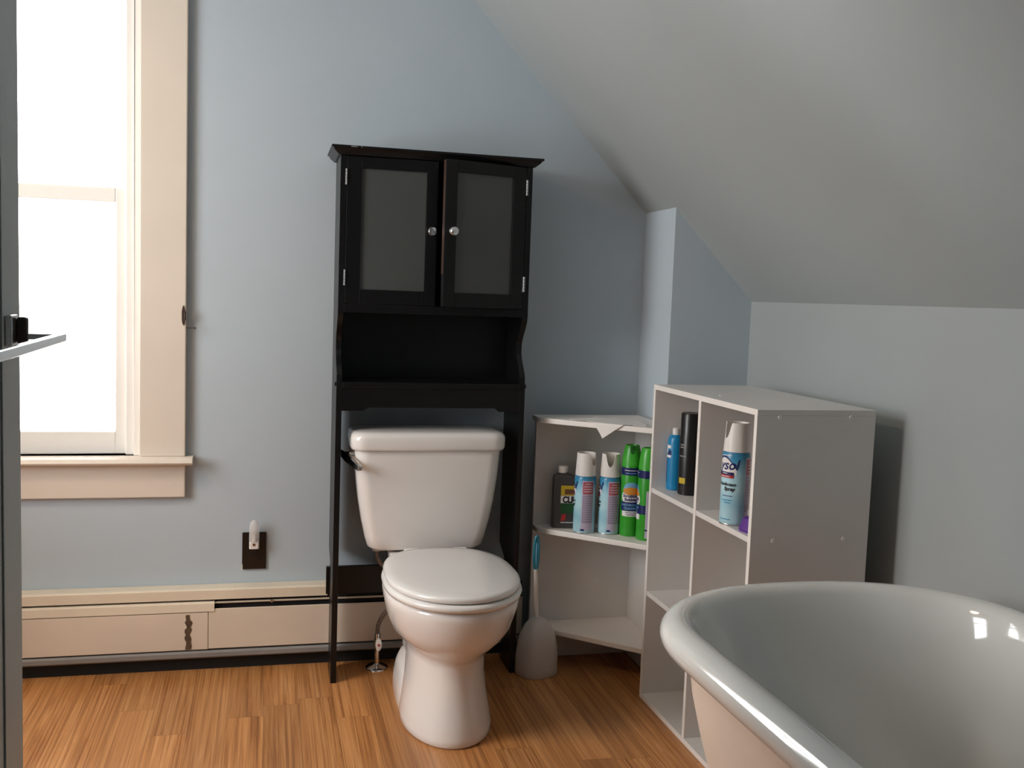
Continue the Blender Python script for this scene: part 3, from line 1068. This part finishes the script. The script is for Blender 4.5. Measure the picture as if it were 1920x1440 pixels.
def spray_cap(r0, r1, h, notch, depth, z0):
    """open plastic cap with a cut-out for the nozzle; angle 0 faces -y"""
    bm_ = bmesh.new()
    n = 64
    cols = []
    for i in range(n):
        a = 2 * PI * i / n - PI
        k = abs(a) / notch
        cut = depth * (1 - min(1, k) ** 2.2) if k < 1 else 0
        zt = z0 + h - cut
        q = []
        for r, z in ((r0, z0), ((r0 + (r1 - r0) * .5), z0 + (zt - z0) * .5), (r1 + (r0 - r1) * (z0 + h - zt) / h, zt)):
            q.append((r * math.sin(a), -r * math.cos(a), z))
        rt = r1 + (r0 - r1) * (z0 + h - zt) / h
        q.append(((rt - .0022) * math.sin(a), -(rt - .0022) * math.cos(a), zt))
        q.append(((r1 - .004) * math.sin(a), -(r1 - .004) * math.cos(a), z0 + .018))
        cols.append([bm_.verts.new(p) for p in q])
    for i in range(n):
        a, b_ = cols[i], cols[(i + 1) % n]
        for j in range(4):
            bm_.faces.new((a[j], b_[j], b_[j + 1], a[j + 1]))
    bm_.faces.new([c[4] for c in cols])
    bm_.faces.new([c[0] for c in cols][::-1])
    return bm_


def lysol(label, loc, rot, cap_rot, group):
    """disinfectant spray can: logo at angle 0, ingredients panel to its right"""
    t_ = thing('spray_can', label, 'spray can', loc, rot, group)
    b_ = bmesh.new()
    lathe(b_, [(CR - .003, 0), (CR - .001, .001), (CR, .004), (CR, .168), (CR - .001, .172), (CR - .003, .176), (CR - .006, .180)], 48)
    body_ = obj('can_body', b_, M['lys_blue'], t_, smooth=True)
    b_ = bmesh.new()
    lathe(b_, [(CR + .0004, .0005), (CR + .0008, .002), (CR + .0004, .0038)], 48, cap0=False, cap1=False)
    obj('tin_rim', b_, M['tin'], body_, smooth=True)
    cp = obj('cap', spray_cap(CR - .0012, CR - .0050, .069, .55, .038, .1765), M['white_plastic'], t_, smooth=True, rot=(0, 0, cap_rot))
    b_ = bmesh.new()
    lathe(b_, [(.007, .190), (.007, .210), (.005, .214)], 16)
    obj('nozzle', b_, M['white_plastic'], cp, smooth=True)

    def patch(nm, mat, a0, a1, z0, z1, lvl=0.0):
        q = bmesh.new()
        cyl_patch(q, CR + lvl, math.radians(a0), math.radians(a1), z0, z1)
        return obj(nm, q, mat, body_)

    def word(txt, size, ang, z, mat, shear=0.0, bold=0.0, rise=0.0, sx=1.0, off=.0012):
        obj('lettering', text_bm(txt, size, CR, math.radians(ang), z, shear, sx, bold, rise, off=off), mat, body_)
    def fine(ang, z, width, mat):
        q = bmesh.new()
        cyl_patch(q, CR + .0011, math.radians(ang - width / 2), math.radians(ang + width / 2), z - .0008, z + .0008)
        obj('fine_print', q, mat, body_)
    # logo: white swoosh backing, navy arc, script word, red and navy bar
    q = bmesh.new()
    pts_t, pts_b = [], []
    n = 20
    for i in range(n + 1):
        a = math.radians(-52 + 98 * i / n)
        k = i / n
        top = .146 + .022 * math.sin(PI * min(1, k * .95 + .05)) - .012 * k
        bot = .128 - .006 * k
        pts_t.append((a, top))
        pts_b.append((a, bot))
    for (a, z1), (_, z0) in zip(pts_t, pts_b):
        pass
    vt = [[q.verts.new(((CR + o_) * math.sin(a), -(CR + o_) * math.cos(a), z)) for a, z in pp] for o_, pp in ((.0005, pts_t), (.0005, pts_b))]
    for i in range(n):
        q.faces.new((vt[1][i], vt[1][i + 1], vt[0][i + 1], vt[0][i]))
    obj('logo_ground', q, M['white_print'], body_)
    q = bmesh.new()
    vt = [[q.verts.new(((CR + .0009) * math.sin(a), -(CR + .0009) * math.cos(a), z + dz * (.2 + math.sin(PI * i / n)))) for i, (a, z) in enumerate(pts_t)] for dz in (.0, .0034)]
    for i in range(n):
        q.faces.new((vt[0][i], vt[0][i + 1], vt[1][i + 1], vt[1][i]))
    obj('logo_arc', q, M['navy'], body_)
    word('Lysol', .033, -5, .1345, M['navy'], .28, .0006, .05, .92)
    patch('logo_bar', M['navy'], -48, 34, .1215, .1285, .0009)
    patch('logo_bar', M['red'], -48, 34, .1145, .1213, .0009)
    fine(-6, .1252, 26, M['white_print'])
    fine(-6, .1180, 44, M['white_print'])
    word('Disinfectant', .0105, 2, .0960, M['black_print'], .25, .0003, 0, .95)
    word('Spray', .0125, 17, .0845, M['black_print'], .25, .0004, 0, .95)
    fine(10, .0715, 46, M['navy'])
    fine(8, .0612, 40, M['cyan_blue'])
    fine(12, .0550, 26, M['cyan_blue'])
    fine(4, .0150, 50, M['cyan_blue'])
    fine(0, .1682, 48, M['white_print'])
    # ingredients panel
    patch('text_panel', M['lilac'], 86, 150, .010, .163, .0002)
    patch('text_panel', M['pinkred'], 90, 148, .122, .160, .0006)
    patch('text_panel', M['mauve'], 90, 148, .034, .119, .0006)
    for k in range(4):
        fine(118, .153 - k * .0075, 30 if k == 0 else 46, M['white_print'])
    for k in range(11):
        fine(118 if k % 3 else 115, .112 - k * .0070, 50 if k % 3 else 44, M['lilac'])
    patch('panel_mark', M['navy'], 84, 104, .010, .015, .0009)
    return t_


G1 = 'disinfectant spray cans'
a_cam = lambda x, y: math.atan2(x, y) * -1.0        # turn angle 0 (-y) towards the camera
lysol('white-capped light blue spray can next to the dark grey bottle', (.9465, 2.828, .432), a_cam(.9465, 2.828) + math.radians(-101), math.radians(101 + 58), G1)
lysol('white-capped light blue spray can next to the green cans', (1.0195, 2.808, .432), a_cam(1.0195, 2.808) + math.radians(-94), math.radians(94 - 2), G1)
lysol('light blue disinfectant can with white cap alone in a cube compartment', (1.0930, 2.137, .6165), a_cam(1.093, 2.137) + math.radians(-41), math.radians(41 - 62), G1)


def green_can(label, loc, rot, group):
    r = .0300
    t_ = thing('cleaner_can', label, 'spray can', loc, rot, group)
    b_ = bmesh.new()
    lathe(b_, [(r - .003, 0), (r - .001, .001), (r, .004), (r, .212), (r - .001, .215)], 48)
    body_ = obj('can_body', b_, M['green_can'], t_, smooth=True)
    b_ = bmesh.new()
    lathe(b_, [(r + .0003, .215), (r, .219), (r - .002, .243), (r - .005, .261), (r - .0085, .275), (r - .0095, .2765), (r - .013, .2765), (r - .014, .269), (r - .016, .265)], 48)
    cp = obj('cap', b_, M['green_cap'], t_, smooth=True)
    b_ = bmesh.new()
    n = 12
    fr = []
    for i in range(n + 1):
        a = math.radians(-22 + 44 * i / n)
        k = 1 - (2 * i / n - 1) ** 2
        zb = .274 - .023 * k ** .6

        def rr(z):
            return r - .002 - (z - .243) * .185 + .0003
        fr.append(((rr(zb) * math.sin(a), -rr(zb) * math.cos(a), zb), (rr(.2755) * math.sin(a), -rr(.2755) * math.cos(a), .2755)))
    va = [b_.verts.new(p[0]) for p in fr]
    vb_ = [b_.verts.new(p[1]) for p in fr]
    for i in range(n):
        if (va[i].co - vb_[i].co).length > 1e-5 or (va[i + 1].co - vb_[i + 1].co).length > 1e-5:
            b_.faces.new((va[i], va[i + 1], vb_[i + 1], vb_[i]))
    obj('spray_opening', b_, M['green_dark'], cp)

    def patch(nm, mat, a0, a1, z0, z1, lvl=0.0):
        q = bmesh.new()
        cyl_patch(q, r + lvl, math.radians(a0), math.radians(a1), z0, z1, n=24)
        return obj(nm, q, mat, body_)

    def word(txt, size, ang, z, mat, bold=0.0, shear=0.0):
        obj('lettering', text_bm(txt, size, r, math.radians(ang), z, shear, 1, bold, off=.0014), mat, body_)

    def fine(ang, z, width, mat):
        q = bmesh.new()
        cyl_patch(q, r + .0012, math.radians(ang - width / 2), math.radians(ang + width / 2), z - .0009, z + .0009)
        obj('fine_print', q, mat, body_)

    def blob(nm, mat, ang, z, aw, hh, lvl, cols=32, p=2.0):
        """printed oval that follows the can"""
        q = bmesh.new()
        top, bot = [], []
        for i in range(cols + 1):
            t__ = PI * i / cols
            c = -math.cos(t__)
            k = hh * max(.02, 1 - abs(c) ** p) ** (1 / p)
            a = math.radians(ang + aw * c)
            top.append(q.verts.new(((r + lvl) * math.sin(a), -(r + lvl) * math.cos(a), z + k)))
            bot.append(q.verts.new(((r + lvl) * math.sin(a), -(r + lvl) * math.cos(a), z - k)))
        for i in range(cols):
            q.faces.new((bot[i], bot[i + 1], top[i + 1], top[i]))
        return obj(nm, q, mat, body_)
    patch('label_band', M['navy'], -178, 178, .187, .210, .0002)
    fine(0, .2020, 84, M['white_print'])
    fine(0, .1935, 70, M['sky'])
    blob('badge', M['sky'], 2, .140, 50, .026, .0003)
    blob('badge', M['white_print'], 2, .121, 58, .020, .0006, p=2.6)
    blob('badge', M['orange'], 2, .139, 50, .012, .0009)
    word('Scrubbing', .0125, 2, .1205, M['navy'], .0004)
    word('Bubbles', .0125, 2, .1095, M['navy'], .0004)
    patch('label_band', M['navy'], -62, 96, .079, .106, .0004)
    word('BATHROOM', .0095, 0, .0940, M['sky'], .0003)
    word('CLEANER', .0095, 0, .0835, M['sky'], .0003)
    patch('label_band', M['white_print'], -50, 60, .062, .078, .0004)
    fine(2, .0735, 60, M['navy'])
    fine(2, .0672, 50, M['navy'])
    patch('text_panel', M['lilac'], 98, 160, .008, .150, .0006)
    for k in range(12):
        fine(129, .122 - k * .008, 48, M['mauve'])
    patch('panel_mark', M['navy'], 98, 118, .030, .035, .0010)
    return t_


G2 = 'green bathroom cleaner cans'
green_can('green cleaner can with its orange badge facing out', (1.0755, 2.778, .432), a_cam(1.0755, 2.778) + math.radians(2), G2)
green_can('green cleaner can half hidden behind the cube shelf edge', (1.1080, 2.722, .432), a_cam(1.108, 2.722) + math.radians(-104), G2)

# descaler bottle
cl = thing('cleaner_bottle', 'dark grey rectangular cleaner bottle with small white cap, leftmost on the corner shelf', 'bottle', (.8940, 2.893, .432), a_cam(.893, 2.886) + math.radians(6))
b2 = bmesh.new()
loft(b2, [rrect(-hw, hw + (.015 if z < .16 else .004), -hd, hd, r, z, 5) for hw, hd, r, z in ((.028, .017, .008, 0), (.031, .020, .010, .003), (.031, .020, .010, .155), (.029, .0185, .010, .163), (.020, .0145, .010, .168), (.0125, .0125, .0120, .170), (.0120, .0120, .0115, .174))])
cb_ = obj('bottle_body', b2, M['clr_grey'], cl, smooth=True, angle=40)
b2 = bmesh.new()
lathe(b2, [(.0145, .173), (.0150, .175), (.0150, .191), (.0140, .193)], 32)
obj('cap', b2, M['white_plastic'], cl, smooth=True)
obj('label_block', bxm((-.006, .044, -.0206, -.0200, .104, .135)), M['yellow'], cb_)
obj('label_block', bxm((.006, .044, -.0209, -.0205, .108, .124)), M['brown_print'], cb_)
obj('label_block', bxm((-.006, .044, -.0206, -.0200, .080, .103)), M['white_print'], cb_)
obj('label_block', bxm((-.006, .044, -.0206, -.0200, .048, .079)), M['clr_green'], cb_)
b2 = bmesh.new()
prism(b2, [(-.004, .024), (.010, .026), (.012, .046), (-.001, .044)], 'y', -.0210, -.0200)
obj('label_block', b2, M['red'], cb_)
obj('lettering', text_bm('CLR', .027, z=.0820, x=.0195, y=-.0212, bold=.0012, sx=.80), M['black_print'], cb_)
obj('label_block', bxm((-.004, .044, -.0206, -.0200, .018, .0205)), M['white_print'], cb_)

# blue can and black can in the far cube
bc = thing('aerosol_can', 'slim bright blue can beside the tall black can in the cube shelf', 'spray can', (1.1175, 2.553, .6165), a_cam(1.1175, 2.553) + math.radians(-40))
b2 = bmesh.new()
lathe(b2, [(.020, 0), (.0225, .003), (.0225, .135), (.0215, .144), (.0180, .152), (.0130, .156)], 36)
bb_ = obj('can_body', b2, M['cyan_blue'], bc, smooth=True)
b2 = bmesh.new()
lathe(b2, [(.0105, .155), (.0105, .172), (.0080, .175)], 24)
obj('cap', b2, M['white_plastic'], bc, smooth=True)
for a0, a1, z0, z1, mt in ((-40, 5, .118, .127, 'white_print'), (-55, -25, .105, .120, 'white_print'), (-20, 10, .100, .112, 'navy'), (-50, 8, .092, .099, 'white_print'), (-60, -30, .020, .09, 'navy')):
    q = bmesh.new()
    cyl_patch(q, .0225, math.radians(a0), math.radians(a1), z0, z1)
    obj('label_mark', q, M[mt], bb_)
bk = thing('aerosol_can', 'tall black can with a small yellow square in the cube shelf', 'spray can', (1.1320, 2.486, .6165), a_cam(1.132, 2.486) + math.radians(-18))
b2 = bmesh.new()
lathe(b2, [(.028, 0), (.0305, .003), (.0305, .160), (.0295, .164), (.0295, .222), (.0275, .2255)], 40)
bk_ = obj('can_body', b2, M['black_can'], bk, smooth=True)
b2 = bmesh.new()
cyl_patch(b2, .0305, math.radians(-42), math.radians(-2), .032, .048)
obj('label_square', b2, M['yellow'], bk_)
for z0, wd in ((.137, 40), (.130, 36), (.106, 44)):
    q = bmesh.new()
    cyl_patch(q, .0305, math.radians(-24 - wd / 2), math.radians(-24 + wd / 2), z0, z0 + .0035)
    obj('fine_print', q, M['grey_print'], bk_)
b2 = bmesh.new()
cyl_patch(b2, .0305, math.radians(52), math.radians(66), .004, .160)
obj('label_stripe', b2, M['grey_print'], bk_)

# purple thing behind the near panel
pu = bmesh.new()
loft(pu, [rrect(-.030, .030, -.020, .020, .008, 0, 4), rrect(-.032, .032, -.022, .022, .009, .006, 4), rrect(-.020, .032, -.020, .020, .008, .030, 4), rrect(-.012, .028, -.016, .016, .008, .034, 4)])
po = obj('sponge', pu, M['purple'], None, smooth=True, loc=(1.105, 2.055, .6165), rot=(0, 0, math.radians(15)))
tag(po, 'small purple sponge partly hidden by the cube shelf side panel', 'sponge')

# ------------------------------------------------------------------ ceiling lamp behind the camera
cf = thing('ceiling_lamp', 'round ceiling lamp with a warm glass shade', 'lamp', (-1.2, 1.80, ZC))
b2 = bmesh.new()
lathe(b2, [(.13, 0), (.13, -.018), (.115, -.022)], 40)
obj('lamp_base', b2, M['steel'], cf, smooth=True)
b2 = bmesh.new()
lathe(b2, [(.112, -.022), (.108, -.050), (.085, -.080), (.045, -.096), (.006, -.100)], 40)
obj('lamp_shade', b2, M['white_plastic'], cf, smooth=True)
